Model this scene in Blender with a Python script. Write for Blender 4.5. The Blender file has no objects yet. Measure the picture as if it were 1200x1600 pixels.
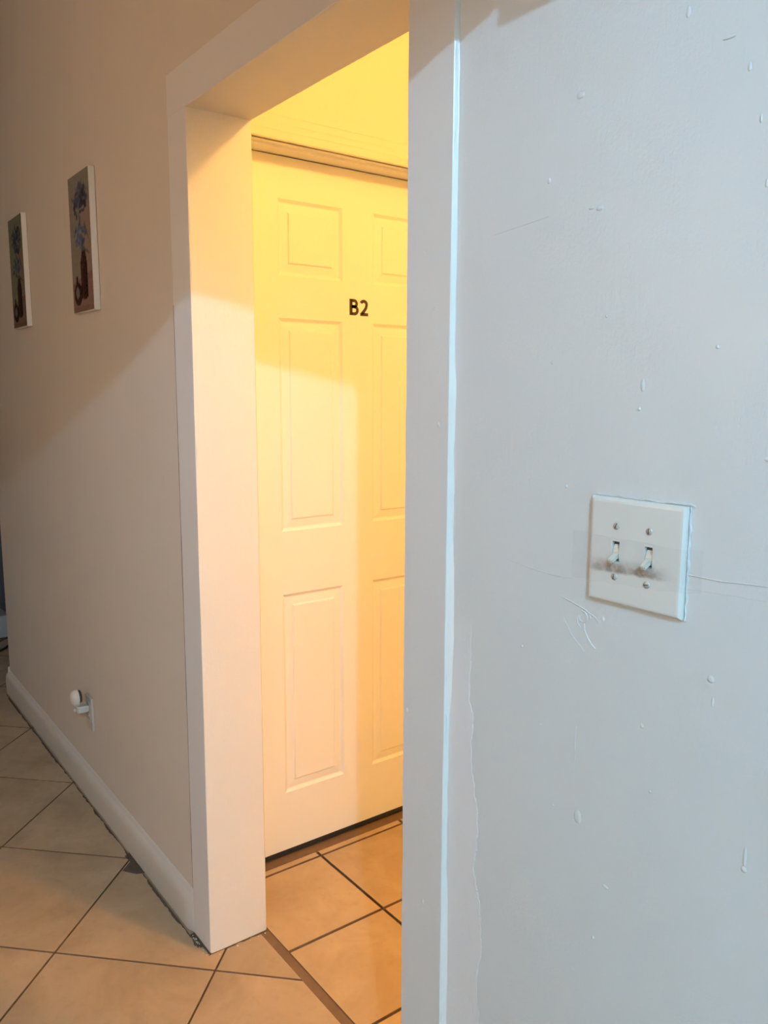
import bpy, bmesh, math, random
from mathutils import Vector, Matrix

random.seed(7)
sc = bpy.context.scene
C = sc.collection

# ------------------------------------------------------------------ camera
F_PX = 1268.2                       # focal length in pixels of the 1200 x 1600 frame
YAW, PITCH, ROLL = math.radians(36.656), math.radians(8.459), math.radians(.226)
cam_d = bpy.data.cameras.new('camera')
cam_d.sensor_fit = 'VERTICAL'
cam_d.sensor_height = 32.0
cam_d.lens = F_PX / 1600 * 32.0
cam_d.clip_start = .02
cam = bpy.data.objects.new('camera', cam_d)
C.objects.link(cam)
fw = Vector((-math.cos(YAW) * math.cos(PITCH), math.sin(YAW) * math.cos(PITCH), -math.sin(PITCH)))
rt = fw.cross(Vector((0, 0, 1))).normalized()
up = rt.cross(fw)
cr, sr = math.cos(ROLL), math.sin(ROLL)
rt, up = cr * rt + sr * up, -sr * rt + cr * up
m = Matrix((rt, up, -fw)).transposed().to_4x4()
m.translation = Vector((0, -.7615, 1.4045))
cam.matrix_world = m
sc.camera = cam

# ------------------------------------------------------------------ world, exposure, lamp settings
w = bpy.data.worlds.new('world')
sc.world = w
w.use_nodes = True
w.node_tree.nodes['Background'].inputs[0].default_value = (1, .9, .8, 1)
w.node_tree.nodes['Background'].inputs[1].default_value = .01
sc.view_settings.view_transform = 'Standard'
sc.view_settings.look = 'None'
sc.view_settings.gamma = 1
sc.view_settings.exposure = 0.0
sc.view_settings.use_curve_mapping = False

COOL_POS, COOL_R, COOL_COL, COOL_E = (1.63, -1.578, 2.89), .032, (.34, .67, 1.0), 6050
HALL_POS, HALL_R, HALL_COL, HALL_E = (.24, .94, 2.79), .10, (1.0, .52, .118), 375
WARM_POS, WARM_R, WARM_COL, WARM_E = (-1.55, -1.98, 1.72), .10, (1.0, .60, .32), 76


# ------------------------------------------------------------------ node helpers
class NT:
    def __init__(s, name):
        s.m = bpy.data.materials.new(name)
        s.m.use_nodes = True
        s.t = s.m.node_tree
        s.b = s.t.nodes['Principled BSDF']
        s.out = s.t.nodes['Material Output']
        g = s.t.nodes.new('ShaderNodeNewGeometry')
        s.pos = g.outputs['Position']

    def n(s, kind, **kw):
        nd = s.t.nodes.new(kind)
        for k, v in kw.items():
            setattr(nd, k, v)
        return nd

    def link(s, a, b):
        s.t.links.new(a, b)

    def mapping(s, scale=(1, 1, 1), loc=(0, 0, 0), src=None):
        mp = s.n('ShaderNodeMapping')
        mp.inputs['Scale'].default_value = scale
        mp.inputs['Location'].default_value = loc
        s.link(src or s.pos, mp.inputs['Vector'])
        return mp.outputs[0]

    def noise(s, scale, detail=3, rough=.5, vec=None, dist=0):
        nz = s.n('ShaderNodeTexNoise')
        nz.inputs['Scale'].default_value = scale
        nz.inputs['Detail'].default_value = detail
        nz.inputs['Roughness'].default_value = rough
        nz.inputs['Distortion'].default_value = dist
        s.link(vec or s.pos, nz.inputs['Vector'])
        return nz.outputs['Fac']

    def ramp(s, fac, stops):
        r = s.n('ShaderNodeValToRGB')
        el = r.color_ramp.elements
        while len(el) < len(stops):
            el.new(.5)
        for e, (p, c) in zip(el, stops):
            e.position = p
            e.color = (*c, 1) if len(c) == 3 else c
        s.link(fac, r.inputs[0])
        return r.outputs[0]

    def mix(s, fac, a, b, blend='MIX'):
        x = s.n('ShaderNodeMix', data_type='RGBA', blend_type=blend)
        for i, v in ((0, fac), (6, a), (7, b)):
            if hasattr(v, 'node'):
                s.link(v, x.inputs[i])
            elif i == 0:
                x.inputs[0].default_value = v
            else:
                x.inputs[i].default_value = (*v, 1)
        return x.outputs[2]

    def math(s, op, a, b=0., c=None):
        x = s.n('ShaderNodeMath', operation=op)
        for i, v in enumerate((a, b) if c is None else (a, b, c)):
            if hasattr(v, 'node'):
                s.link(v, x.inputs[i])
            else:
                x.inputs[i].default_value = v
        return x.outputs[0]

    def maprange(s, v, a, b, c=0., d=1., smooth=True):
        x = s.n('ShaderNodeMapRange', interpolation_type='SMOOTHSTEP' if smooth else 'LINEAR')
        s.link(v, x.inputs[0])
        for i, k in enumerate((a, b, c, d)):
            x.inputs[i + 1].default_value = k
        return x.outputs[0]

    def bump(s, h, dist, strength=1., prev=None):
        x = s.n('ShaderNodeBump')
        x.inputs['Distance'].default_value = dist
        x.inputs['Strength'].default_value = strength
        s.link(h, x.inputs['Height'])
        if prev:
            s.link(prev, x.inputs['Normal'])
        return x.outputs[0]

    def set(s, color=None, rough=None, normal=None, spec=None, metal=None):
        if color is not None:
            if hasattr(color, 'node'):
                s.link(color, s.b.inputs['Base Color'])
            else:
                s.b.inputs['Base Color'].default_value = (*color, 1)
        if rough is not None:
            if hasattr(rough, 'node'):
                s.link(rough, s.b.inputs['Roughness'])
            else:
                s.b.inputs['Roughness'].default_value = rough
        if normal is not None:
            s.link(normal, s.b.inputs['Normal'])
        if spec is not None:
            s.b.inputs['Specular IOR Level'].default_value = spec
        if metal is not None:
            s.b.inputs['Metallic'].default_value = metal
        return s.m


def plain(name, col, rough=.5, spec=.5, metal=0., grain=0., grain_scale=40):
    t = NT(name)
    c = col
    if grain:
        f = t.noise(grain_scale, 4)
        c = t.mix(f, tuple(v * (1 - grain) for v in col), tuple(min(1, v * (1 + grain)) for v in col))
    return t.set(c, rough, None, spec, metal)


def emit(name, col, strength):
    t = NT(name)
    t.b.inputs['Base Color'].default_value = (*col, 1)
    t.b.inputs['Emission Color'].default_value = (*col, 1)
    t.b.inputs['Emission Strength'].default_value = strength
    return t.m


def paint(name, col, rough=.42, fine=.0004, streak=.0006, wave=.004, patch=False, dirt=None):
    """old glossy wall paint: roller grain, vertical brush streaks, slow undulation"""
    t = NT(name)
    f1 = t.math('MULTIPLY', t.noise(240, 4, .65, t.mapping((1, 1, .6))), t.maprange(t.noise(7, 3), .35, .65, .25, 1))
    f2 = t.noise(1, 4, .55, t.mapping((90, 90, 5)))
    f3 = t.noise(3.2, 3, .5)
    nb = t.bump(f3, wave, .8)
    nb = t.bump(f2, streak, .8, nb)
    nb = t.bump(f1, fine * 2.6, .8, nb)
    tint = t.noise(2.1, 4, .6)
    c = t.mix(tint, tuple(v * .95 for v in col), tuple(min(1, v * 1.03) for v in col))
    if dirt:
        d = t.noise(14, 6, .65, t.mapping((1, 1, .35)))
        dm = t.maprange(d, .62, .80, 0, .30)
        c = t.mix(dm, c, dirt)
    if patch:      # a later coat of paint brushed beside the casing, with a ragged edge
        sx = t.n('ShaderNodeSeparateXYZ')
        t.link(t.pos, sx.inputs[0])
        wob = t.noise(1, 5, .6, t.mapping((9, 9, 9)))
        wob2 = t.noise(1, 3, .7, t.mapping((70, 70, 35)))
        edge = t.math('MULTIPLY_ADD', wob, .05, -.025)
        edge = t.math('MULTIPLY_ADD', wob2, .010, edge)
        zz = t.maprange(sx.outputs[2], .55, 1.12, 0, .036)
        xx = t.math('ADD', t.math('ADD', sx.outputs[0], edge), zz)
        m1 = t.maprange(xx, -.7915, -.7885, 1, 0)
        mz = t.maprange(t.math('MULTIPLY_ADD', wob, .2, sx.outputs[2]), 1.06, 1.20, 1, 0)
        mk = t.math('MULTIPLY', m1, mz)
        c = t.mix(mk, c, (col[0] * 1.12, col[1] * 1.08, col[2] * 1.09))
        nb = t.bump(mk, .0012, .8, nb)
        sm = t.noise(1, 5, .7, t.mapping((60, 60, 6), (3, 0, 0)))
        smk = t.math('MULTIPLY', t.maprange(sm, .60, .75, 0, .35), t.math('MULTIPLY', mk, t.maprange(sx.outputs[2], .5, .85, 1, 0)))
        c = t.mix(smk, c, (.38, .36, .33))
    return t.set(c, rough, nb, .4)


PAINT = (.668, .675, .662)
M = {}
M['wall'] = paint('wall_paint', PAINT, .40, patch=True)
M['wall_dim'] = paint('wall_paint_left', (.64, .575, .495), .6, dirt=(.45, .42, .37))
M['trim'] = paint('trim_paint', (.70, .68, .655), .48, streak=.0005, wave=.0006)
M['base'] = paint('baseboard_paint', (.60, .55, .48), .5, wave=.004, dirt=(.40, .35, .29))
M['hall'] = paint('hall_paint', (.86, .83, .74), .5)
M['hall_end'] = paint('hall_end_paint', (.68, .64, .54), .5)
M['frame'] = paint('door_frame_paint', (.93, .92, .87), .4, fine=.0002, streak=.0002, wave=.001)
M['door'] = paint('door_paint', (.80, .78, .72), .42, fine=.00015, streak=.0002, wave=.001)
M['ceiling'] = paint('ceiling_paint', (.74, .72, .68), .6)
M['caulk'] = plain('caulk', (.84, .78, .72), .25)
M['grout'] = plain('grout', (.165, .098, .058), .9, .2, grain=.35, grain_scale=60)
M['mortar'] = plain('mortar', (.10, .075, .055), .95, .1, grain=.4, grain_scale=80)
M['saddle'] = plain('saddle_grout', (.175, .105, .062), .8, .2, grain=.2, grain_scale=30)
M['plate'] = plain('switch_plastic', (.70, .68, .63), .30, .5)
M['toggle'] = plain('toggle_plastic', (.64, .575, .48), .32, .5)
M['slot'] = plain('slot_dark', (.10, .085, .07), .6)
M['screw'] = plain('painted_screw', (.55, .54, .51), .3, .5, .45)
M['groove'] = plain('screw_groove', (.06, .055, .05), .6)
M['letter'] = plain('letter_print', (.035, .012, .008), .4)
M['canvas'] = plain('canvas_side', (.80, .765, .71), .75, .2, grain=.04, grain_scale=300)
M['nightwhite'] = plain('night_light_plastic', (.60, .53, .45), .45)
M['nightdark'] = plain('night_light_sensor', (.05, .045, .04), .3)
M['outlet'] = plain('outlet_plastic', (.53, .475, .40), .5)
M['outlet_dark'] = plain('outlet_slot', (.06, .05, .04), .5)
M['greymetal'] = plain('grey_metal', (.10, .095, .095), .5, .4, .1)
M['black'] = plain('plain_black', (.02, .02, .02), .5)
M['whitebox'] = plain('white_card', (.38, .37, .36), .6)
M['cabinet'] = plain('shade_blocker_paint', (.70, .68, .64), .45, grain=.03, grain_scale=8)
M['socket'] = plain('lamp_socket', (.75, .75, .74), .4)
M['brass'] = plain('door_knob_metal', (.55, .42, .2), .25, .5, 1.)


def tile_mat(name, col, dark, light):
    t = NT(name)
    oi = t.n('ShaderNodeObjectInfo')
    off = t.n('ShaderNodeVectorMath', operation='MULTIPLY_ADD')
    comb = t.n('ShaderNodeCombineXYZ')
    for i in range(3):
        t.link(oi.outputs['Random'], comb.inputs[i])
    t.link(comb.outputs[0], off.inputs[0])
    off.inputs[1].default_value = (13, 7, 5)
    t.link(t.pos, off.inputs[2])
    v = off.outputs[0]
    f1 = t.noise(5.5, 5, .6, v, .6)
    f2 = t.noise(38, 4, .65, v)
    c = t.ramp(f1, [(.30, dark), (.5, col), (.72, light)])
    c = t.mix(t.maprange(f2, .52, .75, 0, .30), c, tuple(x * .78 for x in col))
    br = t.math('MULTIPLY_ADD', oi.outputs['Random'], .10, .95)
    hsv = t.n('ShaderNodeHueSaturation')
    t.link(br, hsv.inputs['Value'])
    t.link(c, hsv.inputs['Color'])
    nb = t.bump(f2, .0004, .5, t.bump(f1, .0012, .5))
    return t.set(hsv.outputs[0], t.maprange(f2, .3, .7, .30, .46, False), nb, .4)


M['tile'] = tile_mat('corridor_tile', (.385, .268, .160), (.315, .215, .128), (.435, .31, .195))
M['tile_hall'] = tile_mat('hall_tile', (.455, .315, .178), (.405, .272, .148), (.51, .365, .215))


# ------------------------------------------------------------------ mesh helpers
class MB:
    def __init__(s):
        s.v, s.f, s.c = [], [], None

    def add(s, vs, fs):
        o = len(s.v)
        s.v += [tuple(p) for p in vs]
        s.f += [tuple(i + o for i in f) for f in fs]
        return s

    def box(s, x0, x1, y0, y1, z0, z1):
        vs = [(x, y, z) for z in (z0, z1) for y in (y0, y1) for x in (x0, x1)]
        return s.add(vs, [(0, 2, 3, 1), (4, 5, 7, 6), (0, 1, 5, 4), (1, 3, 7, 5), (3, 2, 6, 7), (2, 0, 4, 6)])

    def tube(s, pts, rad, n=8, cap=True):
        pts = [Vector(p) for p in pts]
        rs = rad if isinstance(rad, (list, tuple)) else [rad] * len(pts)
        vs, fs = [], []
        for i, p in enumerate(pts):
            d = (pts[min(i + 1, len(pts) - 1)] - pts[max(i - 1, 0)]).normalized()
            a = d.orthogonal().normalized() if i == 0 else (pa - d * pa.dot(d)).normalized()
            pa = a
            b = d.cross(a)
            for k in range(n):
                t = 2 * math.pi * k / n
                vs.append(p + rs[i] * (math.cos(t) * a + math.sin(t) * b))
        for i in range(len(pts) - 1):
            for k in range(n):
                k2 = (k + 1) % n
                fs.append((i * n + k, i * n + k2, (i + 1) * n + k2, (i + 1) * n + k))
        if cap:
            fs.append(tuple(range(n - 1, -1, -1)))
            fs.append(tuple((len(pts) - 1) * n + k for k in range(n)))
        return s.add(vs, fs)

    def lathe(s, prof, centre, axis='z', n=24):
        """prof: (radius, height) pairs from bottom to top"""
        cx, cy, cz = centre
        vs, fs = [], []
        for r, h in prof:
            for k in range(n):
                t = 2 * math.pi * k / n
                a, b = r * math.cos(t), r * math.sin(t)
                vs.append({'z': (cx + a, cy + b, cz + h), 'y': (cx + a, cy + h, cz - b), 'x': (cx + h, cy + a, cz + b)}[axis])
        for i in range(len(prof) - 1):
            for k in range(n):
                k2 = (k + 1) % n
                fs.append((i * n + k, i * n + k2, (i + 1) * n + k2, (i + 1) * n + k))
        fs.append(tuple(range(n - 1, -1, -1)))
        fs.append(tuple((len(prof) - 1) * n + k for k in range(n)))
        return s.add(vs, fs)

    def sweep(s, prof, s0, s1, fn, n=40, jit=0., ends=True, seed=1):
        """closed profile of (a, b) points swept from s0 to s1 through fn(a, b, s); each ring jittered a little"""
        rnd = random.Random(seed)
        k = len(prof)
        vs, fs = [], []
        mid = sum(a for a, b in prof) / k
        j = [0, 0]                       # each side of the board wanders as a whole
        for i in range(n + 1):
            u = s0 + (s1 - s0) * i / n
            j = [.7 * v + rnd.uniform(-jit, jit) for v in j]
            tp_ = min(1, i / 6, (n - i) / 6)
            for a, b in prof:
                vs.append(fn(a + j[a > mid] * tp_, b, u))
        for i in range(n):
            for q in range(k):
                q2 = (q + 1) % k
                fs.append((i * k + q, i * k + q2, (i + 1) * k + q2, (i + 1) * k + q))
        if ends:
            fs.append(tuple(range(k - 1, -1, -1)))
            fs.append(tuple(n * k + q for q in range(k)))
        return s.add(vs, fs)

    def build(s, name, mat, parent=None, smooth=None, bevel=0., seg=2):
        o0 = parent_loc(parent)
        me = bpy.data.meshes.new(name)
        me.from_pydata([tuple(Vector(p) - o0) for p in s.v], [], s.f)
        bm = bmesh.new()
        bm.from_mesh(me)
        if bevel:
            bmesh.ops.remove_doubles(bm, verts=bm.verts, dist=1e-6)
        bmesh.ops.recalc_face_normals(bm, faces=bm.faces)
        if bevel:
            es = [e for e in bm.edges if len(e.link_faces) == 2 and e.calc_face_angle(0) > .5]
            bmesh.ops.bevel(bm, geom=es, offset=bevel, segments=seg, affect='EDGES', clamp_overlap=True)
        bm.to_mesh(me)
        bm.free()
        me.materials.append(mat)
        if smooth is not None:
            me.polygons.foreach_set('use_smooth', [True] * len(me.polygons))
            me.set_sharp_from_angle(angle=math.radians(smooth))
        o = bpy.data.objects.new(name, me)
        C.objects.link(o)
        if parent:
            o.parent = parent
        return o


def parent_loc(p):
    v = Vector()
    while p:
        v += p.location
        p = p.parent
    return v


def empty(name, loc):
    o = bpy.data.objects.new(name, None)
    o.empty_display_size = .05
    C.objects.link(o)
    o.location = loc
    return o


def tag(o, label, cat, group=None, kind=None):
    o['label'] = label
    o['category'] = cat
    if group:
        o['group'] = group
    if kind:
        o['kind'] = kind
    return o


def struct(o, label, cat):
    return tag(o, label, cat, kind='structure')


# ------------------------------------------------------------------ dimensions (metres; casing face is y = 0)
XL, XR, ZH = -1.746, -.971, 2.010       # passage: left jamb, right jamb, head
YB = .160                               # back of the passage jamb
YW = .008                               # plaster face of the corridor wall
CW = .100                               # casing width
WEND = -3.94                            # far end of the left wall
XD = -2.020                             # face of the door
XC = -1.923                             # face of the door's casing
DY0, DY1 = .250, 1.024                  # door edges
ZC, ZHC = 3.0, 2.98                     # ceilings: corridor, hall
YO = -2.15                              # opposite corridor wall
XE = 2.7                                # right end of the corridor
HB = 1.40                               # back wall of the hall
XF = -6.4                               # end of the far room

# ------------------------------------------------------------------ floor and tiles
fl = MB().box(XF, XE, YO, 2.3, -.10, -.006).build('floor', M['grout'])
struct(fl, 'beige ceramic tile floor with dark brown grout joints', 'floor')


def clip(poly, a, b, c):
    """keep the part of the polygon where a x + b y <= c"""
    out = []
    for i, p in enumerate(poly):
        q = poly[(i + 1) % len(poly)]
        dp, dq = a * p[0] + b * p[1] - c, a * q[0] + b * q[1] - c
        if dp <= 0:
            out.append(p)
        if (dp < 0 < dq) or (dq < 0 < dp):
            t = dp / (dp - dq)
            out.append((p[0] + t * (q[0] - p[0]), p[1] + t * (q[1] - p[1])))
    return out


def area(poly):
    return .5 * sum(p[0] * q[1] - q[0] * p[1] for p, q in zip(poly, poly[1:] + poly[:1]))


def make_tile(poly, mat, top=0.):
    if len(poly) < 3 or area(poly) < 4e-4:
        return
    cx = sum(p[0] for p in poly) / len(poly)
    cy = sum(p[1] for p in poly) / len(poly)
    k = len(poly)
    inner = []
    for x, y in poly:
        d = math.hypot(x - cx, y - cy) or 1
        s = max(0, 1 - .0012 / d)
        inner.append((cx + (x - cx) * s, cy + (y - cy) * s))
    vs = [(x, y, -.02) for x, y in poly] + [(x, y, top - .0010) for x, y in poly] + [(x, y, top) for x, y in inner]
    fs = [tuple(range(2 * k, 3 * k))]
    for r in range(2):
        for i in range(k):
            j = (i + 1) % k
            fs.append((r * k + i, r * k + j, (r + 1) * k + j, (r + 1) * k + i))
    me = bpy.data.meshes.new('tile')
    me.from_pydata([(x - cx, y - cy, z) for x, y, z in vs], [], fs)
    me.materials.append(mat)
    me.materials.append(M['grout'])
    me.polygons.foreach_set('material_index', [0] + [1] * (len(fs) - 1))
    o = bpy.data.objects.new('tile', me)
    o.location = (cx, cy, 0)
    C.objects.link(o)
    o.parent = fl


H = .2985                                # half diagonal of a corridor tile (laid on the diagonal)
g = .0019
for i in range(-18, 19):
    for j in range(-9, 8):
        if (i + j) % 2:
            continue
        cx, cy = -1.6885 + H * i - H, -.0145 + H * j
        h = H - g * 1.414
        p = [(cx + h, cy), (cx, cy + h), (cx - h, cy), (cx, cy - h)]
        for cl in ((0, 1, .140), (0, -1, -YO), (1, 0, XE), (-1, 0, -XF)):
            p = clip(p, *cl)
        # behind the far wall end the floor goes on; inside the wall it stops at the passage
        if p and cy > .02 and cx < WEND + .1:
            p = clip([(cx + h, cy), (cx, cy + h), (cx - h, cy), (cx, cy - h)], 1, 0, WEND + .05)
        if p and area(p) > 0:
            mcx = sum(q[0] for q in p) / len(p)
            if cy > -.1 and not (XL - .35 < mcx < XR + .35) and mcx > WEND:
                p = clip(p, 0, 1, .02)
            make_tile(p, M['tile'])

TP, gh = .3185, .0038                    # hall tiles, laid square to the hall
for i in range(-1, 14):
    for j in range(-1, 6):
        x0, x1 = -1.9565 + TP * i + gh, -1.9565 + TP * (i + 1) - gh
        y0, y1 = .4595 + TP * (j - 1) + gh, .4595 + TP * j - gh
        p = [(x0, y0), (x1, y0), (x1, y1), (x0, y1)]
        for cl in ((0, -1, -.164), (0, 1, HB), (-1, 0, 1.981), (1, 0, 1.69)):
            p = clip(p, *cl)
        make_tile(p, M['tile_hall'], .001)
MB().box(-2.3, -1.9815, .16, HB, -.02, -.004).build('door_saddle', M['saddle'], fl)
MB().box(XL - .05, XR + .05, .1405, .1635, -.02, -.0015).build('threshold_joint', M['saddle'], fl)

# crumbling mortar along baseboard and jamb foot; dark band also paints the shadow gap
rnd = random.Random(3)
mb = MB()


def ragged(pts, w0, w1, z=.0012):
    """ragged band along a polyline of floor points; the width wanders between w0 and w1 to the right of it"""
    n = len(pts)
    a, b = [], []
    wv = (w0 + w1) / 2
    for i, (x, y) in enumerate(pts):
        x2, y2 = pts[min(i + 1, n - 1)]
        x1, y1 = pts[max(i - 1, 0)]
        d = math.hypot(x2 - x1, y2 - y1)
        nx, ny = (y2 - y1) / d, -(x2 - x1) / d
        wv = min(w1, max(w0, wv + rnd.uniform(-.4, .4) * (w1 - w0)))
        a.append((x, y, z + rnd.uniform(0, .0008)))
        b.append((x + nx * wv, y + ny * wv, .0002))
    mb.add(a + b, [(i, i + 1, n + i + 1, n + i) for i in range(n - 1)])


N = 260
ragged([(WEND + (-1.80 - WEND) * i / N, -.011) for i in range(N + 1)], .001, .0075)
ragged([(-1.85 + .104 * i / 40, .001) for i in range(41)], .002, .016)
ragged([(XL - .001, -.004 + (YB + .004) * i / 40) for i in range(41)], .0005, .005)
mb.build('mortar_gap_shade', M['mortar'], fl)['kind'] = 'stuff'
mc = MB()
for x, y, r in [(-1.842, -.006, .004), (-1.832, -.009, .005), (-1.822, -.005, .006), (-1.812, -.010, .004), (-1.80, -.006, .005), (-1.79, -.011, .003), (-1.775, -.007, .004),
                (-1.735, .02, .003), (-1.738, .045, .0025), (-1.737, .07, .004), (-1.736, .105, .003), (-1.738, .13, .0035), (-1.739, .15, .004), (-1.752, -.008, .003), (-1.765, -.012, .0025)]:
    a_ = rnd.uniform(0, 2)
    r *= .7
    mc.add([(x + r * math.cos(a_ + k * 1.571) * rnd.uniform(.6, 1.2), y + r * math.sin(a_ + k * 1.571) * rnd.uniform(.6, 1.2), .0003) for k in range(4)] + [(x, y, r * rnd.uniform(.5, 1.1))], [(0, 1, 4), (1, 2, 4), (2, 3, 4), (3, 0, 4)])
mc.build('paint_chips', M['base'], fl)['kind'] = 'stuff'
mp = MB()
pp = [(-2.318, -.006), (-2.306, -.024), (-2.268, -.0205), (-2.236, -.055), (-2.196, -.028), (-2.186, -.006)]
k = len(pp)
mp.add([(x, y, .0012) for x, y in pp] + [(x, y, -.001) for x, y in pp], [tuple(range(k))] + [(i, (i + 1) % k, (i + 1) % k + k, i + k) for i in range(k)])
mp.build('mortar_patch', M['mortar'], fl)

# ------------------------------------------------------------------ walls and ceilings
b = MB().box(WEND, XL - .03, YW, YB - .01, 0, ZC).box(XL - .03, XR - .05, YW, YB - .01, ZH + .04, ZC)
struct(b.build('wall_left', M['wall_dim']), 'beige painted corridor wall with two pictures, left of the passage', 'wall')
b = MB().box(XR - .05 + .08, XE, YW, YB - .01, 0, ZC).box(XR - .05, XR + .03, YW, YB - .01, ZH + .04, ZC)
wr = struct(b.build('wall_right', M['wall']), 'pale grey painted wall with the double light switch', 'wall')
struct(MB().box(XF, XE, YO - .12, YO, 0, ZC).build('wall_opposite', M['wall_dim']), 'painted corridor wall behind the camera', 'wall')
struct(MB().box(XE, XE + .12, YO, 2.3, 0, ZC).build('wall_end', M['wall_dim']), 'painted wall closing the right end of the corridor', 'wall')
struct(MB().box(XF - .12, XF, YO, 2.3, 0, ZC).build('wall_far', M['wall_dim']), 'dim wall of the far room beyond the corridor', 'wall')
struct(MB().box(1.7, 1.8, YB - .01, HB, 0, ZC).build('wall_hall', M['hall']), 'wall closing the right end of the inner hall', 'wall')
b = MB().box(XC - .155, XC - .015, YB - .01, DY0 - .002, 0, ZC).box(XC - .155, XC - .015, DY1 + .002, HB + .1, 0, ZC)
b.box(XC - .155, XC - .015, DY0 - .002, DY1 + .002, 2.06, ZC)
struct(b.build('wall_door', M['hall_end']), 'yellow lit wall around the apartment door', 'wall')
struct(MB().box(XC - .155, XE, HB, HB + .1, 0, ZC).build('wall_back', M['hall']), 'yellow lit back wall of the inner hall', 'wall')
struct(MB().box(WEND - .12, WEND + .0, YB + .9, 2.3, 0, ZC).build('wall_side', M['wall_dim']), 'dim side wall of the far room', 'wall')
struct(MB().box(XF, XE, 2.3, 2.42, 0, ZC).build('wall_rear', M['wall_dim']), 'dim rear wall of the far room', 'wall')
struct(MB().box(XF, XE, YO, 2.3, ZC, ZC + .1).build('ceiling', M['ceiling']), 'white corridor ceiling above the picture', 'ceiling')
struct(MB().box(XC - .015, 1.75, YB - .01, HB, ZHC, ZHC + .06).build('ceiling_hall', M['ceiling']), 'low ceiling of the inner hall', 'ceiling')

# paint drips, blobs and hairline ridges on the right wall
mb = MB()


def blob(x, z, rx, rz, d=.0011, n=12):
    rx, rz = rx * .72, rz * .78
    prof = [(1.0, 0), (.85, .45), (.5, .85), (.12, 1.0)]
    vs = [(x + rx * r * math.cos(2 * math.pi * k / n), YW - d * h + .0001, z + rz * r * math.sin(2 * math.pi * k / n) * (1.15 if math.sin(2 * math.pi * k / n) > 0 else .8))
          for r, h in prof for k in range(n)]
    fs = [(i * n + k, i * n + (k + 1) % n, (i + 1) * n + (k + 1) % n, (i + 1) * n + k) for i in range(3) for k in range(n)]
    fs.append(tuple(3 * n + k for k in range(n)))
    mb.add(vs, fs)


def ridge(pts, r):
    mb.tube([(x, YW + r * .35, z) for x, z in pts], r, 6)


for x, z, rx, rz in [(-.626, 1.611, .008, .005), (-.638, 1.613, .006, .003), (-.704, 1.655, .004, .005), (-.557, 1.411, .004, .010), (-.560, 1.386, .003, .003),
                     (-.403, .925, .003, .016), (-.403, .912, .005, .005), (-.622, .872, .009, .013), (-.454, 1.104, .006, .006), (-.535, 1.024, .004, .004),
                     (-.525, 1.782, .004, .008), (-.478, 1.744, .011, .003), (-.455, 1.710, .003, .006), (-.725, 1.070, .003, .003), (-.590, .725, .003, .004),
                     (-.688, .973, .002, .003), (-.575, .802, .007, .003), (-.596, 1.137, .003, .004), (-.662, .872, .002, .002), (-.43, 1.60, .003, .006),
                     (-.415, 1.52, .005, .003), (-.44, 1.66, .002, .006), (-.47, 1.45, .003, .003), (-.41, 1.34, .004, .003), (-.45, 1.08, .002, .008),
                     (-.66, 1.74, .009, .006), (-.69, 1.44, .003, .003), (-.61, 1.49, .002, .003), (-.52, .95, .003, .003), (-.66, 1.29, .003, .004)]:
    blob(x, z, rx, rz)
for x, z, rx, rz in [(-.893, 1.357, .003, .006), (-.93, 1.60, .002, .004), (-.915, .60, .002, .006), (-.905, 1.52, .002, .003), (-.96, .905, .003, .006)]:
    o = len(mb.v)
    blob(x, z, rx, rz)
    mb.v[o:] = [(a, bb - YW, c) for a, bb, c in mb.v[o:]]
ridge([(-.796, 1.606), (-.75, 1.610), (-.703, 1.614)], .0005)
ridge([(-.630, .992), (-.631, .97), (-.6295, .95), (-.631, .923)], .0005)
ridge([(-.760, 1.184), (-.72, 1.178), (-.67, 1.176), (-.645, 1.177)], .0006)
ridge([(-.490, 1.211), (-.45, 1.211), (-.42, 1.214), (-.34, 1.219)], .0009)
ridge([(-.49, 1.196), (-.45, 1.198), (-.40, 1.200)], .0005)
ridge([(-.660, 1.151), (-.645, 1.148), (-.625, 1.143), (-.607, 1.136), (-.602, 1.131)], .0011)
# the plaster plug below the switch with its curled drip
ridge([(-.633, 1.134), (-.631, 1.128), (-.626, 1.126), (-.621, 1.129), (-.620, 1.135), (-.623, 1.139), (-.628, 1.140)], .0012)
ridge([(-.636, 1.130), (-.634, 1.123), (-.629, 1.119)], .0011)
ridge([(-.622, 1.141), (-.617, 1.139), (-.614, 1.133)], .0010)
ridge([(-.624, 1.125), (-.623, 1.117), (-.618, 1.109), (-.612, 1.102), (-.606, 1.098)], .0012)
ridge([(-.656, 1.125), (-.648, 1.114), (-.640, 1.104), (-.629, 1.096), (-.622, 1.090)], .0006)
d = mb.build('paint_drips', M['wall'], wr, smooth=60)
d['kind'] = 'stuff'

# ------------------------------------------------------------------ passage frame (trim_1): casings, jambs, head, caulk
t1 = struct(empty('trim_1', (XL, 0, 0)), 'thickly painted white casing and jambs around the open passage', 'door frame')


def chamf(a0, a1, b0, b1, r):
    return [(a0 + r, b0), (a1 - r, b0), (a1, b0 + r), (a1, b1), (a0, b1), (a0, b0 + r)]


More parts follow.
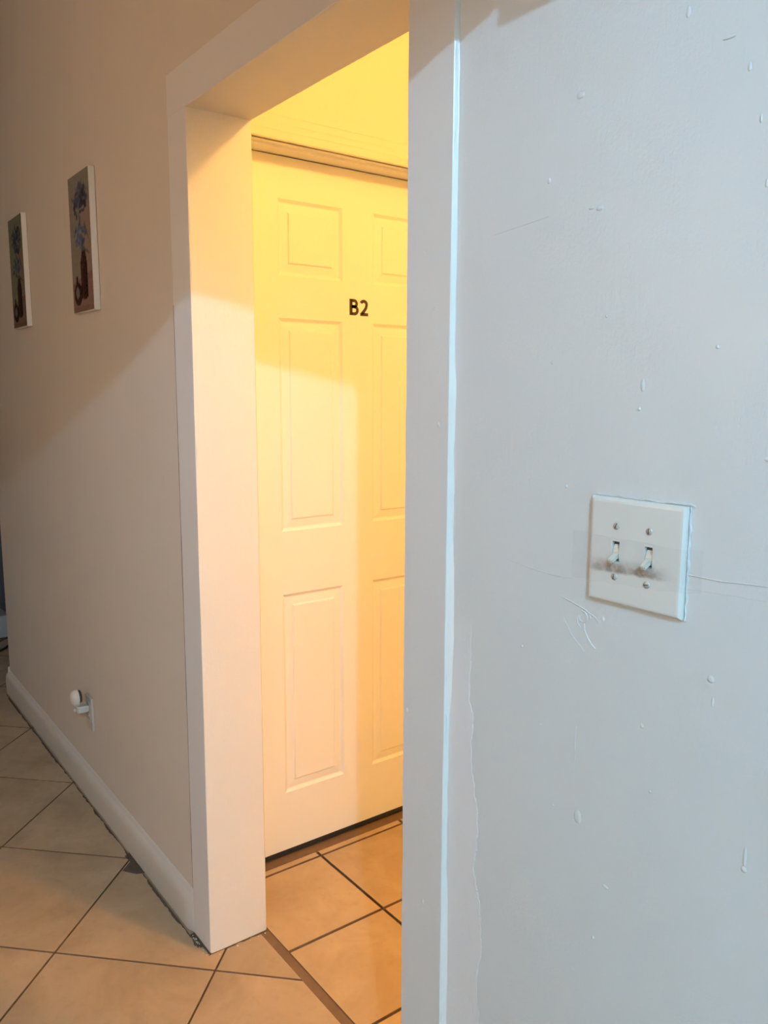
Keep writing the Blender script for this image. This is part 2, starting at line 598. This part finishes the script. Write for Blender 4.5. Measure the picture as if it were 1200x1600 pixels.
fv = lambda a, bb, s: (a, bb, s)
fh = lambda a, bb, s: (s, bb, a)
MB().sweep(chamf(XL - CW, XL, 0, .03, .0010), .006, ZH, fv, 70, .0006, seed=2).build('casing', M['trim'], t1, 35)
MB().sweep(chamf(XR, XR + CW, 0, .03, .0022), .004, ZH, fv, 90, .0006, seed=5).build('casing', M['trim'], t1, 35)
MB().sweep(chamf(ZH, ZH + .09, 0, .03, .0010), XL - CW, XR + CW, fh, 40, .0004, seed=8).build('head_casing', M['trim'], t1, 35)
MB().sweep([(XL, .003), (XL + .001, .0), (XL, YB), (XL - .03, YB), (XL - .03, .003)][:1] + [(XL + .0005, .03), (XL, YB - .004), (XL - .004, YB), (XL - .04, YB), (XL - .04, .003)], .003, ZH, fv, 70, .0003, seed=11).build('jamb', M['trim'], t1, 35)
MB().sweep([(XR, .004), (XR, YB - .004), (XR + .004, YB), (XR + .04, YB), (XR + .04, .004)], .003, ZH, fv, 70, .0003, seed=14).build('jamb', M['trim'], t1, 35)
MB().sweep([(ZH, .004), (ZH, YB - .004), (ZH + .004, YB), (ZH + .05, YB), (ZH + .05, .004)], XL - .02, XR + .02, fh, 30, .0003, seed=17).build('head_jamb', M['trim'], t1, 35)
# flaked paint along the arris of the right casing
# caulk bead between the right casing and the wall: its width comes and goes
rnd = random.Random(21)
kk = 1.
vs, fs = [], []
for i in range(161):
    z = .03 + 2.03 * i / 160
    tgt = 1. if z > 1.45 else (.80 if z > 1.15 else (.35 if .93 < z else (.95 if .62 < z else .55)))
    kk += .2 * (tgt - kk) + rnd.uniform(-.07, .07)
    kk = min(1., max(.25, kk))
    x_ = XR + CW - .0006
    yk = YW * kk
    far = .0036 + .010 * (1 - kk)
    vs += [(x_, -.0002, z), (x_ + .0012, .0006, z), (x_ + .0020, yk * .85, z), (x_ + .0034, yk, z), (x_ + far * .6, yk + (YW - yk) * .75, z), (x_ + far + .002, YW + .0006, z)]
    if i:
        o = 6 * (i - 1)
        fs += [(o + q, o + q + 1, o + q + 7, o + q + 6) for q in range(5)]
MB().add(vs, fs).build('caulk_bead', M['caulk'], t1, 70)
# dark line painted in for the shadow at the left casing's outer edge
MB().sweep([(XL - CW - .0004, -.0003), (XL - CW + .0014, -.0003), (XL - CW + .0014, .002), (XL - CW - .0004, .002)], .13, 1.60, fv, 60, .0005, seed=23).build('edge_shade_line', M['saddle'], t1)

# ------------------------------------------------------------------ baseboards
bp = [(.004, .006), (-.008, .005), (-.0095, .02), (-.0095, .070), (-.0085, .084), (-.0055, .095), (-.001, .102), (.003, .106), (.0045, .114), (.0085, .117), (.0085, .006)]


def fb(a, z, s):
    k_ = min(1, max(0, (s - (XL - CW - .02)) / .02)) if s < 0 and s < XL else min(1, max(0, ((XR + CW + .03) - s) / .02))
    return (s, a if a > 0 else a * (1 - k_) + .0005 * k_, z)


o = MB().sweep(bp, WEND - .012, XL - CW + .001, fb, 90, .0005, seed=31).build('baseboard_left', M['base'], None, 50)
struct(o, 'rounded painted baseboard along the left corridor wall', 'baseboard')
MB().sweep([(WEND - a, z) for a, z in [(-.001, .012), (.012, .012), (.012, .10), (.006, .13), (-.001, .134)]], .001, YB - .01, lambda a, z, s: (a, s, z), 6).build('end_return', M['base'], o)
o = MB().sweep(bp, XR + CW + .012, XE, fb, 40, .0005, seed=33).build('baseboard_right', M['base'], None, 50)
struct(o, 'painted baseboard below the wall with the light switch', 'baseboard')

# ------------------------------------------------------------------ apartment door frame (trim_2) and door (door_1)
t2 = struct(empty('trim_2', (XC, DY0, 0)), 'stepped door frame around the B2 door', 'door frame')
ZF, ZL = 2.034, 2.040
MB().box(XC - .145, XC - .010, DY0 - .002, DY1 + .002, ZL, ZL + .022).build('head_lining', M['frame'], t2)
MB().box(XC - .099, XC - .041, DY0 - .002, DY1 + .002, ZF, ZL + .001).build('head_stop', M['frame'], t2)
hc = [(ZL + .000, XC - .016), (ZL, XC - .002), (ZL + .003, XC), (ZL + .022, XC), (ZL + .025, XC - .003), (ZL + .040, XC - .005), (ZL + .044, XC - .008), (ZL + .062, XC - .010), (ZL + .066, XC - .016)]
MB().sweep(hc, DY0 - .065, DY1 + .065, lambda a, x, s: (x, s, a), 8).build('head_casing', M['hall_end'], t2, 30)
for y0, sgn in ((DY0 - .0005, -1), (DY1 + .0005, 1)):
    MB().sweep([(y0 + sgn * (a - ZL), x) for a, x in hc], 0, ZL, lambda a, x, s: (x, a, s), 4).build('side_casing', M['hall_end'], t2, 30)
    MB().box(XC - .145, XC - .010, *sorted((y0 - sgn * .001, y0 + sgn * .0015)), 0, ZL).build('side_lining', M['frame'], t2)

d1 = struct(empty('door_1', (XD, DY0, .02)), 'white six panel apartment door marked B2', 'door')
DZ0, DZ1 = .0195, 2.0315
cols = [(.376, .588), (.697, .909)]
rows = [(.203, .817), (1.003, 1.605), (1.719, 1.922)]
yy = [DY0 + .003] + [v for c in cols for v in c] + [DY1 - .003]
zz = [DZ0] + [v for r in rows for v in r] + [DZ1]
mb = MB()
vid = {}
for i, y in enumerate(yy):
    for j, z in enumerate(zz):
        vid[i, j] = len(mb.v)
        mb.v.append((XD, y, z))
for i in range(len(yy) - 1):
    for j in range(len(zz) - 1):
        if i in (1, 3) and j in (1, 3, 5):
            continue
        mb.f.append((vid[i, j], vid[i + 1, j], vid[i + 1, j + 1], vid[i, j + 1]))
y0, y1 = yy[0], yy[-1]
mb.add([(XD, y0, DZ0), (XD, y1, DZ0), (XD, y1, DZ1), (XD, y0, DZ1), (XD - .04, y0, DZ0), (XD - .04, y1, DZ0), (XD - .04, y1, DZ1), (XD - .04, y0, DZ1)],
       [(0, 4, 5, 1), (1, 5, 6, 2), (2, 6, 7, 3), (3, 7, 4, 0), (4, 7, 6, 5)])
mb.build('slab', M['door'], d1)
for c0, c1 in cols:
    for r0, r1 in rows:
        rings = [(0, 0), (.008, .0052), (.011, .0058), (.033, .0032), (.036, .0006), (.039, 0)]
        vs, fs = [], []
        for ins, dep in rings:
            vs += [(XD - dep, c0 + ins, r0 + ins), (XD - dep, c1 - ins, r0 + ins), (XD - dep, c1 - ins, r1 - ins), (XD - dep, c0 + ins, r1 - ins)]
        for r in range(len(rings) - 1):
            for q in range(4):
                q2 = (q + 1) % 4
                fs.append((r * 4 + q, r * 4 + q2, r * 4 + 4 + q2, r * 4 + 4 + q))
        e = 4 * (len(rings) - 1)
        fs.append((e, e + 1, e + 2, e + 3))
        MB().add(vs, fs).build('panel', M['door'], d1)


MB().box(XD - .022, XD + .0015, DY0 + .004, DY1 - .004, .006, DZ0 - .0003).build('door_gap_shade', M['black'], d1)['label'] = 'black strip added along the door bottom as under-door shade'  # black strip stands in for the shade under the door


def stroke(pts, wd, closed=False, fn=None):
    """flat ribbon of width wd along 2D points (y, z) on the door face, with a little thickness"""
    n = len(pts)
    L, R = [], []
    for i, (y, z) in enumerate(pts):
        a = pts[(i - 1) % n] if closed or i else pts[0]
        bb = pts[(i + 1) % n] if closed or i < n - 1 else pts[-1]
        dy, dz = bb[0] - a[0], bb[1] - a[1]
        q = math.hypot(dy, dz)
        ny, nz = -dz / q, dy / q
        L.append((y + ny * wd / 2, z + nz * wd / 2))
        R.append((y - ny * wd / 2, z - nz * wd / 2))
    x1, x0 = XD + .0008, XD + .0001
    vs = [(x1, *p) for p in L] + [(x1, *p) for p in R] + [(x0, *p) for p in L] + [(x0, *p) for p in R]
    fs = []
    for i in range(n if closed else n - 1):
        j = (i + 1) % n
        fs += [(i, j, n + j, n + i), (i, 2 * n + i, 2 * n + j, j), (n + i, n + j, 3 * n + j, 3 * n + i)]
    return vs, fs


def arc(cy, cz, ry, rz, a0, a1, n=14):
    return [(cy + ry * math.cos(math.radians(a0 + (a1 - a0) * i / n)), cz + rz * math.sin(math.radians(a0 + (a1 - a0) * i / n))) for i in range(n + 1)]


by, bz, bh, sw = .6125, 1.6255, .0465, .0104            # lower left of the letter B on the door, its height and stroke
mb = MB()
mb.add(*stroke([(by + sw / 2, bz), (by + sw / 2, bz + bh)], sw))
for zc0, zc1, wd in ((bz + sw * .42, bz + bh * .535, .0305), (bz + bh * .535, bz + bh - sw * .42, .0275)):
    r = (zc1 - zc0) / 2
    mb.add(*stroke([(by + sw * .6, zc0), (by + wd - r - .006, zc0)] + arc(by + wd - r - sw / 2 + .003, zc0 + r, r, r, -80, 80) + [(by + wd - r - .006, zc1), (by + sw * .6, zc1)], sw * .86))
mb.build('letter', M['letter'], d1)
mb = MB()
dy = by + .0375
zz0 = bz - .0005
mb.add(*stroke(arc(dy + .0135, zz0 + .0335, .0105, .0095, 160, -25, 16) + [(dy + .0215, zz0 + .0235), (dy + .0150, zz0 + .0150), (dy + .0060, zz0 + .0058)], sw * .88))
mb.add(*stroke([(dy + .0005, zz0 + sw * .44), (dy + .0295, zz0 + sw * .44)], sw * .88))
mb.build('digit', M['letter'], d1)
kn = MB().lathe([(.029, 0), (.029, .006), (.012, .010), (.011, .030), (.024, .040), (.028, .052), (.024, .064), (.010, .070)], (XD, .966, .93), 'x').build('knob', M['brass'], d1, 40)
kn['label'] = 'round brass door knob'

# ------------------------------------------------------------------ double light switch
SX, SZ = -.5525, 1.2228                   # centre of the plate
PW, PH = .1262, .1240
PF = -.0002                               # front face of the plate (y)
sw_o = tag(empty('light_switch', (SX, YW, SZ - PH / 2)), 'off-white double toggle light switch taped to the pale wall', 'light switch')
x0, x1, z0, z1 = SX - PW / 2, SX + PW / 2, SZ - PH / 2, SZ + PH / 2
gx = [-.5767, -.5327]                     # the two toggles
slz0, slz1, slw = 1.2118, 1.2352, .0102
xs = [x0 + .0055] + [v for c in gx for v in (c - slw / 2, c + slw / 2)] + [x1 - .0055]
zs = [z0 + .0055, slz0, slz1, z1 - .0055]
mb = MB()
vid = {}
for i, x in enumerate(xs):
    for j, z in enumerate(zs):
        vid[i, j] = len(mb.v)
        mb.v.append((x, PF, z))
for i in range(5):
    for j in range(3):
        if i in (1, 3) and j == 1:
            continue
        mb.f.append((vid[i, j], vid[i + 1, j], vid[i + 1, j + 1], vid[i, j + 1]))
# chamfered rim
rim = []
for ins, y in ((.0055, PF), (.0030, PF + .0004), (.0006, PF + .0032), (0, PF + .0046), (0, YW + .0005)):
    rim.append([(x0 + ins, y, z0 + ins), (x1 - ins, y, z0 + ins), (x1 - ins, y, z1 - ins), (x0 + ins, y, z1 - ins)])
o = len(mb.v)
for r in rim:
    mb.v += r
for r in range(len(rim) - 1):
    for q in range(4):
        q2 = (q + 1) % 4
        mb.f.append((o + r * 4 + q, o + r * 4 + q2, o + r * 4 + 4 + q2, o + r * 4 + 4 + q))
for c in gx:                               # slot walls
    a = [(c - slw / 2, slz0), (c + slw / 2, slz0), (c + slw / 2, slz1), (c - slw / 2, slz1)]
    mb.add([(x, PF, z) for x, z in a] + [(x, PF + .006, z) for x, z in a], [(q, (q + 1) % 4, 4 + (q + 1) % 4, 4 + q) for q in range(4)])
mb.build('plate', M['plate'], sw_o)
for c in gx:
    MB().box(c - slw / 2, c + slw / 2, PF + .0045, PF + .0065, slz0, slz1).build('slot', M['slot'], sw_o)
    # toggle: a slightly tapered lever tipped down, with its rounded rocker
    pv = Vector((c, PF + .003, 1.2200))
    dirv = Vector((0, -.86, -.51)).normalized()
    upv = Vector((0, -.51, .86)).normalized()
    vs = []
    for t, wx, hz in ((0, .0036, .0034), (.009, .0033, .0031), (.0150, .0029, .0027)):
        p = pv + dirv * t
        vs += [p + Vector((sx * wx, 0, 0)) + upv * (sz * hz) for sx, sz in ((-1, -1), (1, -1), (1, 1), (-1, 1))]
    fs = [(r * 4 + q, r * 4 + (q + 1) % 4, r * 4 + 4 + (q + 1) % 4, r * 4 + 4 + q) for r in range(2) for q in range(4)] + [(3, 2, 1, 0), (8, 9, 10, 11)]
    MB().add(vs, fs).build('toggle', M['toggle'], sw_o, 40, .0009)
    vs = MB().sweep([(PF + .0044, slz0 + .002), (PF + .0012, slz0 + .004), (PF + .0004, slz0 + .009), (PF + .0018, slz0 + .015), (PF + .0042, slz1 - .004)], c - .0042, c + .0042, lambda a, z, s: (s, a, z), 1)
    vs.build('rocker', M['toggle'], sw_o)
for x, z, ang in ((gx[0], 1.2530, 25), (gx[1], 1.2527, 5), (gx[0], 1.1938, 10), (gx[1], 1.1925, 80)):
    s = MB().lathe([(.0041, .0004), (.0041, -.0006), (.0034, -.0013), (.0018, -.0018)], (x, PF, z), 'y', 16).build('screw', M['screw'], sw_o, 40)
    ca, sa = math.cos(math.radians(90 - ang)), math.sin(math.radians(90 - ang))
    a = []
    for u, v in ((-.0033, -.00045), (.0033, -.00045), (.0033, .00045), (-.0033, .00045)):
        a.append((x + u * ca - v * sa, z + u * sa + v * ca))
    MB().add([(p, PF - .0020, q) for p, q in a] + [(p, PF - .0008, q) for p, q in a], [(0, 1, 2, 3)] + [(q, (q + 1) % 4, 4 + (q + 1) % 4, 4 + q) for q in range(4)]).build('screw_slot', M['groove'], s)
# chipped paint sealing the top and right of the plate
rnd = random.Random(9)
mb = MB()
top = [(x0 + .004 + (PW + .002) * i / 24, z1 + .0012 + rnd.uniform(-.0008, .0012)) for i in range(25)]
mb.tube([(x, YW - .0004, z) for x, z in top], [rnd.uniform(.0009, .0021) for _ in top], 6)
rgt = [(x1 + .0012 + rnd.uniform(-.0006, .0012), z1 - PH * i / 24) for i in range(25)]
mb.tube([(x, YW - .0004, z) for x, z in rgt], [rnd.uniform(.0008, .0022) for _ in rgt], 6)
mb.build('paint_seal', M['wall'], sw_o, 60)


def tape_mat():
    t = NT('clear_tape')
    sx = t.n('ShaderNodeSeparateXYZ')
    t.link(t.pos, sx.inputs[0])
    x, z = sx.outputs[0], sx.outputs[2]
    wob = t.noise(55, 4, .6)
    wob2 = t.noise(160, 3, .6)
    # grime caught along the lower edge, under the toggles
    dz = t.math('SUBTRACT', z, t.math('MULTIPLY_ADD', x, .04, t.math('MULTIPLY_ADD', wob, .005, 1.2205)))
    band = t.math('MULTIPLY', t.maprange(dz, -.0035, .001, 0, 1), t.maprange(dz, .0005, .018, 1, .07))
    inx = t.math('MULTIPLY', t.maprange(x, -.622, -.60, .05, 1), t.maprange(x, -.525, -.500, 1, .08))
    near = t.math('MINIMUM', t.math('ABSOLUTE', t.math('ADD', x, .5767)), t.math('ABSOLUTE', t.math('ADD', x, .5367)))
    halo = t.maprange(near, .003, .020, 1, .68)
    dirt = t.math('MULTIPLY', t.math('MULTIPLY', band, inx), t.math('MULTIPLY', halo, t.maprange(wob2, .3, .6, .55, 1)))
    dirt = t.math('MINIMUM', t.math('MULTIPLY', dirt, .55), .6)
    col = t.mix(t.math('MINIMUM', t.math('MULTIPLY', dirt, 4), 1.), (.66, .65, .63), (.34, .24, .18))
    alpha = t.math('ADD', t.math('MULTIPLY_ADD', wob, .06, .015), dirt)
    nb = t.bump(wob, .0006, .6, t.bump(wob2, .0003, .5))
    t.set(col, .22, nb, .4)
    t.link(alpha, t.b.inputs['Alpha'])
    return t.m


# tape: one strip stuck over the plate, stepping down to the wall on both sides
nx_, nz_ = 120, 30
tx0, tx1 = -.6455, -.4705
holes = gx
vs, fs = [], []
rnd = random.Random(4)
for i in range(nx_ + 1):
    x = tx0 + (tx1 - tx0) * i / nx_
    dx = max(x0 - x, x - x1)
    for j in range(nz_ + 1):
        v = j / nz_
        zt, zb = 1.2392 + .0006 * math.sin(x * 90), 1.1800 + (x - tx0) * .075 + .0008 * math.sin(x * 210)
        y = PF - .0006
        if dx > -.006:
            s = min(1, max(0, (dx + .006) / .012))
            y = PF - .0006 + s * (YW - .0009 - PF + .0006) * (s * (2 - s))
        if j in (0, nz_) or i in (0, nx_):
            y -= rnd.uniform(0, .0004)
        vs.append((x, y, zb + (zt - zb) * v))
for i in range(nx_):
    xm = tx0 + (tx1 - tx0) * (i + .5) / nx_
    for j in range(nz_):
        zm = 1.185 + (1.2392 - 1.185) * (j + .5) / nz_
        if any(abs(xm - c) < .0056 for c in holes) and 1.2095 < zm < 1.2365:
            continue
        fs.append((i * (nz_ + 1) + j, (i + 1) * (nz_ + 1) + j, (i + 1) * (nz_ + 1) + j + 1, i * (nz_ + 1) + j + 1))
tp = MB().add(vs, fs).build('clear_tape', tape_mat(), None, 60)
tag(tp, 'strip of grimy clear tape across the switch plate', 'tape')

# ------------------------------------------------------------------ two canvas pictures


def art_mat():
    t = NT('painted_canvas')
    at = t.n('ShaderNodeVertexColor', layer_name='paint')
    nb = t.bump(t.noise(400, 2), .0003, .5)
    return t.set(at.outputs['Color'], .9, nb, .05)


M['art'] = art_mat()


def picture(xa, xb, za, zb, variant, label):
    t = .0185
    root = tag(empty('canvas_picture', ((xa + xb) / 2, YW, za)), label, 'picture', 'flower pictures on the left wall')
    MB().box(xa, xb, YW - t, YW - .001, za, zb).build('canvas', M['canvas'], root, None, .0012, 2)
    nx, nz = 44, 88
    rnd = random.Random(40 + variant)
    yf = YW - t - .0006
    e = .0016
    vs = [(xa + e + (xb - xa - 2 * e) * i / nx, yf, za + e + (zb - za - 2 * e) * j / nz) for i in range(nx + 1) for j in range(nz + 1)]
    fs = [(i * (nz + 1) + j, (i + 1) * (nz + 1) + j, (i + 1) * (nz + 1) + j + 1, i * (nz + 1) + j + 1) for i in range(nx) for j in range(nz)]
    o = MB().add(vs, fs).build('painted_front', M['art'], root)
    petals = []
    for _ in range(60):                                     # upper spiky flowers
        a, r = rnd.uniform(0, 6.28), rnd.random() ** .6
        petals.append((.55 + .30 * r * math.cos(a), .79 + .12 * r * math.sin(a), rnd.uniform(.04, .085), rnd.uniform(.012, .030), rnd.choice([(.06, .065, .10), (.09, .09, .14), (.04, .04, .06), (.13, .135, .19)])))
    for _ in range(70):                                     # lower blue cluster
        a, r = rnd.uniform(0, 6.28), rnd.random() ** .6
        petals.append((.48 + .27 * r * math.cos(a), .555 + .085 * r * math.sin(a), rnd.uniform(.03, .06), rnd.uniform(.010, .020), rnd.choice([(.10, .12, .19), (.15, .17, .25), (.07, .08, .13), (.22, .24, .31)])))
    stems = [((.50, .62), (.45, .72)), ((.55, .45), (.50, .75)), ((.6, .46), (.92, .40)), ((.55, .80), (.50, .93)), ((.62, .82), (.66, .94)),
             ((.40, .78), (.12, .85)), ((.70, .80), (.93, .87)), ((.72, .62), (.95, .47)), ((.35, .62), (.16, .55)), ((.42, .85), (.36, .90))]
    ca = o.data.color_attributes.new('paint', 'FLOAT_COLOR', 'POINT')
    dim = .80 if variant == 0 else .58
    for q in range(len(vs)):
        i, j = divmod(q, nz + 1)
        u, v = i / nx, j / nz
        nse = rnd.uniform(-.02, .02)
        if v > .17 + .06 * u:
            c = [.29 - .04 * v, .245 - .01 * v, .20 + .015 * math.sin(7 * u + 5 * v)]
            if u > .62 and v < .75:
                c = [.31, .225, .19]
            if v < .22 + .06 * u:
                c = [.26, .15, .13]
        else:
            c = [.27, .17, .145]
            if v < .045:
                c = [.24, .14, .12]
        for (a, b_), (a2, b2) in stems:
            L2 = (a2 - a) ** 2 + (b2 - b_) ** 2
            s = max(0, min(1, ((u - a) * (a2 - a) + (v - b_) * (b2 - b_)) / L2))
            if math.hypot(u - a - s * (a2 - a), (v - b_ - s * (b2 - b_)) * 1.9) < .028 * (1.2 - s):
                c = [.10, .11, .10]
        for pu, pv_, ru, rv, pc in petals:
            if ((u - pu) / ru) ** 2 + ((v - pv_) / rv) ** 2 < 1:
                c = list(pc)
        # tall dark bottle vase, tapered
        wv = .065 + .10 * min(1, max(0, (.44 - v) / .10)) ** .7
        if .085 < v < .44 and abs(u - .60) < wv * min(1, ((v - .085) / .02) ** .5):
            c = [.050, .022, .017] if u < .66 else [.028, .012, .010]
            if .50 < u < .53:
                c = [.10, .055, .04]
        # small round jug in front of it
        if ((u - .27) / .20) ** 2 + ((v - .135) / .085) ** 2 < 1 or (abs(u - .24) < .045 and .2 < v < .27):
            c = [.035, .022, .02]
            if ((u - .24) / .09) ** 2 + ((v - .145) / .045) ** 2 < 1:
                c = [.20, .16, .145]
        g_ = 1.12 if variant else 1.0
        ca.data[q].color = (max(0, (c[0] + nse) * dim), max(0, (c[1] * g_ + nse) * dim), max(0, (c[2] + nse) * dim), 1)
    return root


picture(-2.586, -2.390, 1.632, 2.022, 0, 'narrow canvas of blue flowers in a dark vase, nearer the passage')
picture(-3.360, -3.160, 1.632, 2.024, 1, 'darker narrow flower canvas at the left edge of the photo')

# ------------------------------------------------------------------ outlet and night light low on the left wall
OX, OZ = -2.690, .3265
ol = tag(empty('wall_outlet', (OX, YW, OZ - .058)), 'painted double wall outlet low on the left wall', 'outlet')
MB().box(OX - .035, OX + .035, YW - .0075, YW - .0002, OZ - .058, OZ + .058).build('plate', M['outlet'], ol, None, .0018, 2)
for dz in (.0205, -.0205):
    s = MB().lathe([(.0165, .001), (.0165, -.0012), (.015, -.0018)], (OX, YW - .0075, OZ + dz), 'y', 20).build('receptacle', M['outlet'], ol, 40)
    for dx in (-.006, .006):
        MB().box(OX + dx - .001, OX + dx + .001, YW - .0098, YW - .009, OZ + dz - .001, OZ + dz + .007).build('slot', M['outlet_dark'], s)
MB().lathe([(.003, .001), (.003, -.001), (.0015, -.0016)], (OX, YW - .0075, OZ), 'y', 12).build('screw', M['screw'], ol, 40)
nl = tag(empty('night_light', (OX, YW - .010, OZ + .0205)), 'small white dome night light plugged into the wall outlet', 'night light')
MB().box(OX - .016, OX + .016, -.040, YW - .0100, OZ + .009, OZ + .031).build('plug_body', M['nightwhite'], nl, 40, .003, 3)
mb = MB().box(OX - .004, OX + .004, -.049, -.040, OZ + .014, OZ + .024)
mb.build('swivel', M['nightwhite'], nl, 40, .002, 2)
prof = [(.0285, 0), (.0285, .004)] + [(.0285 * math.cos(math.radians(a)), .004 + .021 * math.sin(math.radians(a))) for a in range(12, 90, 12)]
o = MB().lathe([(r, -h) for r, h in prof], (OX, -.034, OZ + .060), 'y', 28).build('dome', M['nightwhite'], nl, 40)
MB().lathe([(.022, 0), (.022, .007), (.020, .010)], (OX, -.034, OZ + .064), 'y', 24).build('dark_back', M['nightdark'], o, 40)
MB().box(OX - .009, OX + .009, -.042, -.030, OZ + .028, OZ + .038).build('neck', M['nightwhite'], nl, 40, .002, 2)

# ------------------------------------------------------------------ things in the dim room past the end of the left wall
g1 = tag(empty('metal_cabinet', (-5.55, .05, 0)), 'dark grey metal cabinet past the end of the left wall', 'cabinet')
MB().box(-5.8, -5.26, -.42, .52, .06, 1.62).build('body', M['greymetal'], g1, None, .006, 2)
for ya, yb in ((-.415, .045), (.055, .515)):
    dd = MB().box(-5.262, -5.245, ya, yb, .10, 1.60).build('door', M['greymetal'], g1, None, .003, 2)
    hy = .02 if ya < 0 else .08
    MB().tube([(-5.244, hy, .82), (-5.225, hy, .82), (-5.225, hy, .94), (-5.244, hy, .94)], .005, 8).build('handle', M['black'], dd, 60)
for x in (-5.75, -5.31):
    for y in (-.38, .48):
        MB().lathe([(.02, 0), (.024, .012), (.018, .062)], (x, y, 0), 'z', 12).build('foot', M['black'], g1, 40)
b1 = tag(empty('cardboard_box', (-4.98, .16, 0)), 'small pale box on the floor by the grey cabinet', 'box')
MB().box(-5.08, -4.90, .05, .205, .001, .115).build('carton', M['whitebox'], b1, None, .003, 2)
MB().box(-5.082, -4.898, .048, .207, .108, .128).build('lid', M['whitebox'], b1, None, .003, 2)
pts = [(-4.75 + .5 * math.sin(i * .16) * .25, -.05 + i * .012, .007) for i in range(60)]
tag(MB().tube(pts, .007, 8).build('power_cable', M['black'], None, 60), 'black cable lying on the floor past the wall end', 'cable')

# ------------------------------------------------------------------ made-up cupboard added out of frame; its open door shades the upper walls
cb = tag(empty('added_shade_cupboard', (-.13, YW, 1.94)), 'unseen cupboard shape added above the light switch to shade the upper walls', 'cupboard')
cx0, cx1, cz0, cz1, cy = -.602, .34, 1.940, 2.955, -.12
b = MB().box(cx0, cx1, YW - .012, YW - .0005, cz0, cz1).box(cx0, cx0 + .018, cy, YW - .012, cz0, cz1).box(cx1 - .018, cx1, cy, YW - .012, cz0, cz1)
b.box(cx0 + .018, cx1 - .018, cy, YW - .012, cz0, cz0 + .018).box(cx0 + .018, cx1 - .018, cy, YW - .012, cz1 - .018, cz1)
b.build('added_shade_carcass', M['cabinet'], cb)
MB().box(cx0 + .02, cx1 - .02, cy + .01, YW - .013, 2.43, 2.448).build('added_shade_shelf', M['cabinet'], cb)
dr = Vector((-.692, -.722, 0)).normalized()
nn = Vector((-dr.y, dr.x, 0)) * .009
h0 = Vector((cx0, cy - .002, 0))
low = [(-.045, 1.966), (.09, 1.966), (.41, 1.951), (.53, 1.925), (.69, 1.914), (.95, 1.905)]
a = [h0 + dr * s + Vector((0, 0, z)) for s, z in low] + [h0 + dr * .95 + Vector((0, 0, cz1)), h0 + dr * -.045 + Vector((0, 0, cz1))]
k = len(a)
MB().add([p - nn for p in a] + [p + nn for p in a], [tuple(range(k)), tuple(range(2 * k - 1, k - 1, -1))] + [(i, (i + 1) % k, (i + 1) % k + k, i + k) for i in range(k)]).build('door', M['cabinet'], cb)  # open door of the added cupboard, there to shade the upper walls
for z in (2.12, 2.78):
    MB().tube([(cx0 - .006, cy - .004, z), (cx0 - .006, cy - .004, z + .06)], .006, 8).build('added_shade_hinge', M['screw'], cb, 60)


# ------------------------------------------------------------------ lamps
def glow_ball(pos, r, name, col, e, root):
    prof = [(max(.0005, r * math.cos(math.radians(t))), r * math.sin(math.radians(t))) for t in range(-90, 91, 15)]
    return MB().lathe(prof, pos, 'z', 20).build(name, emit(name + '_glow', col, e), root, 60)


def ceiling_lamp(pos, r, col, e, zc, label, nm):
    x, y, z = pos
    root = tag(empty(nm, (x, y, zc)), label, 'lamp')
    MB().lathe([(.020, z + r * .9 - zc), (.020, -.02), (.055, -.014), (.060, 0)], (x, y, zc), 'z', 24).build('socket', M['socket'], root, 40)
    glow_ball(pos, r, 'bulb', col, e, root)
    return root


ceiling_lamp(COOL_POS, COOL_R, COOL_COL, COOL_E, ZC, 'bare cool white bulb on the corridor ceiling behind the camera', 'ceiling_bulb')
ceiling_lamp(HALL_POS, HALL_R, HALL_COL, HALL_E, ZHC, 'warm yellow globe lamp on the inner hall ceiling', 'globe_lamp')
wx, wy, wz = WARM_POS  # unseen globe added behind the camera to give warm ambient fill
fill_o = tag(empty('added_fill_globe', (wx, YO, wz)), 'unseen warm fill globe added on the wall opposite the passage', 'lamp')
MB().lathe([(.06, 0), (.06, .012), (.02, .02), (.018, .075)], (wx, YO, wz), 'y', 24).build('added_fill_bracket', M['socket'], fill_o, 40)
glow_ball(WARM_POS, WARM_R, 'added_fill_ball', WARM_COL, WARM_E, fill_o)
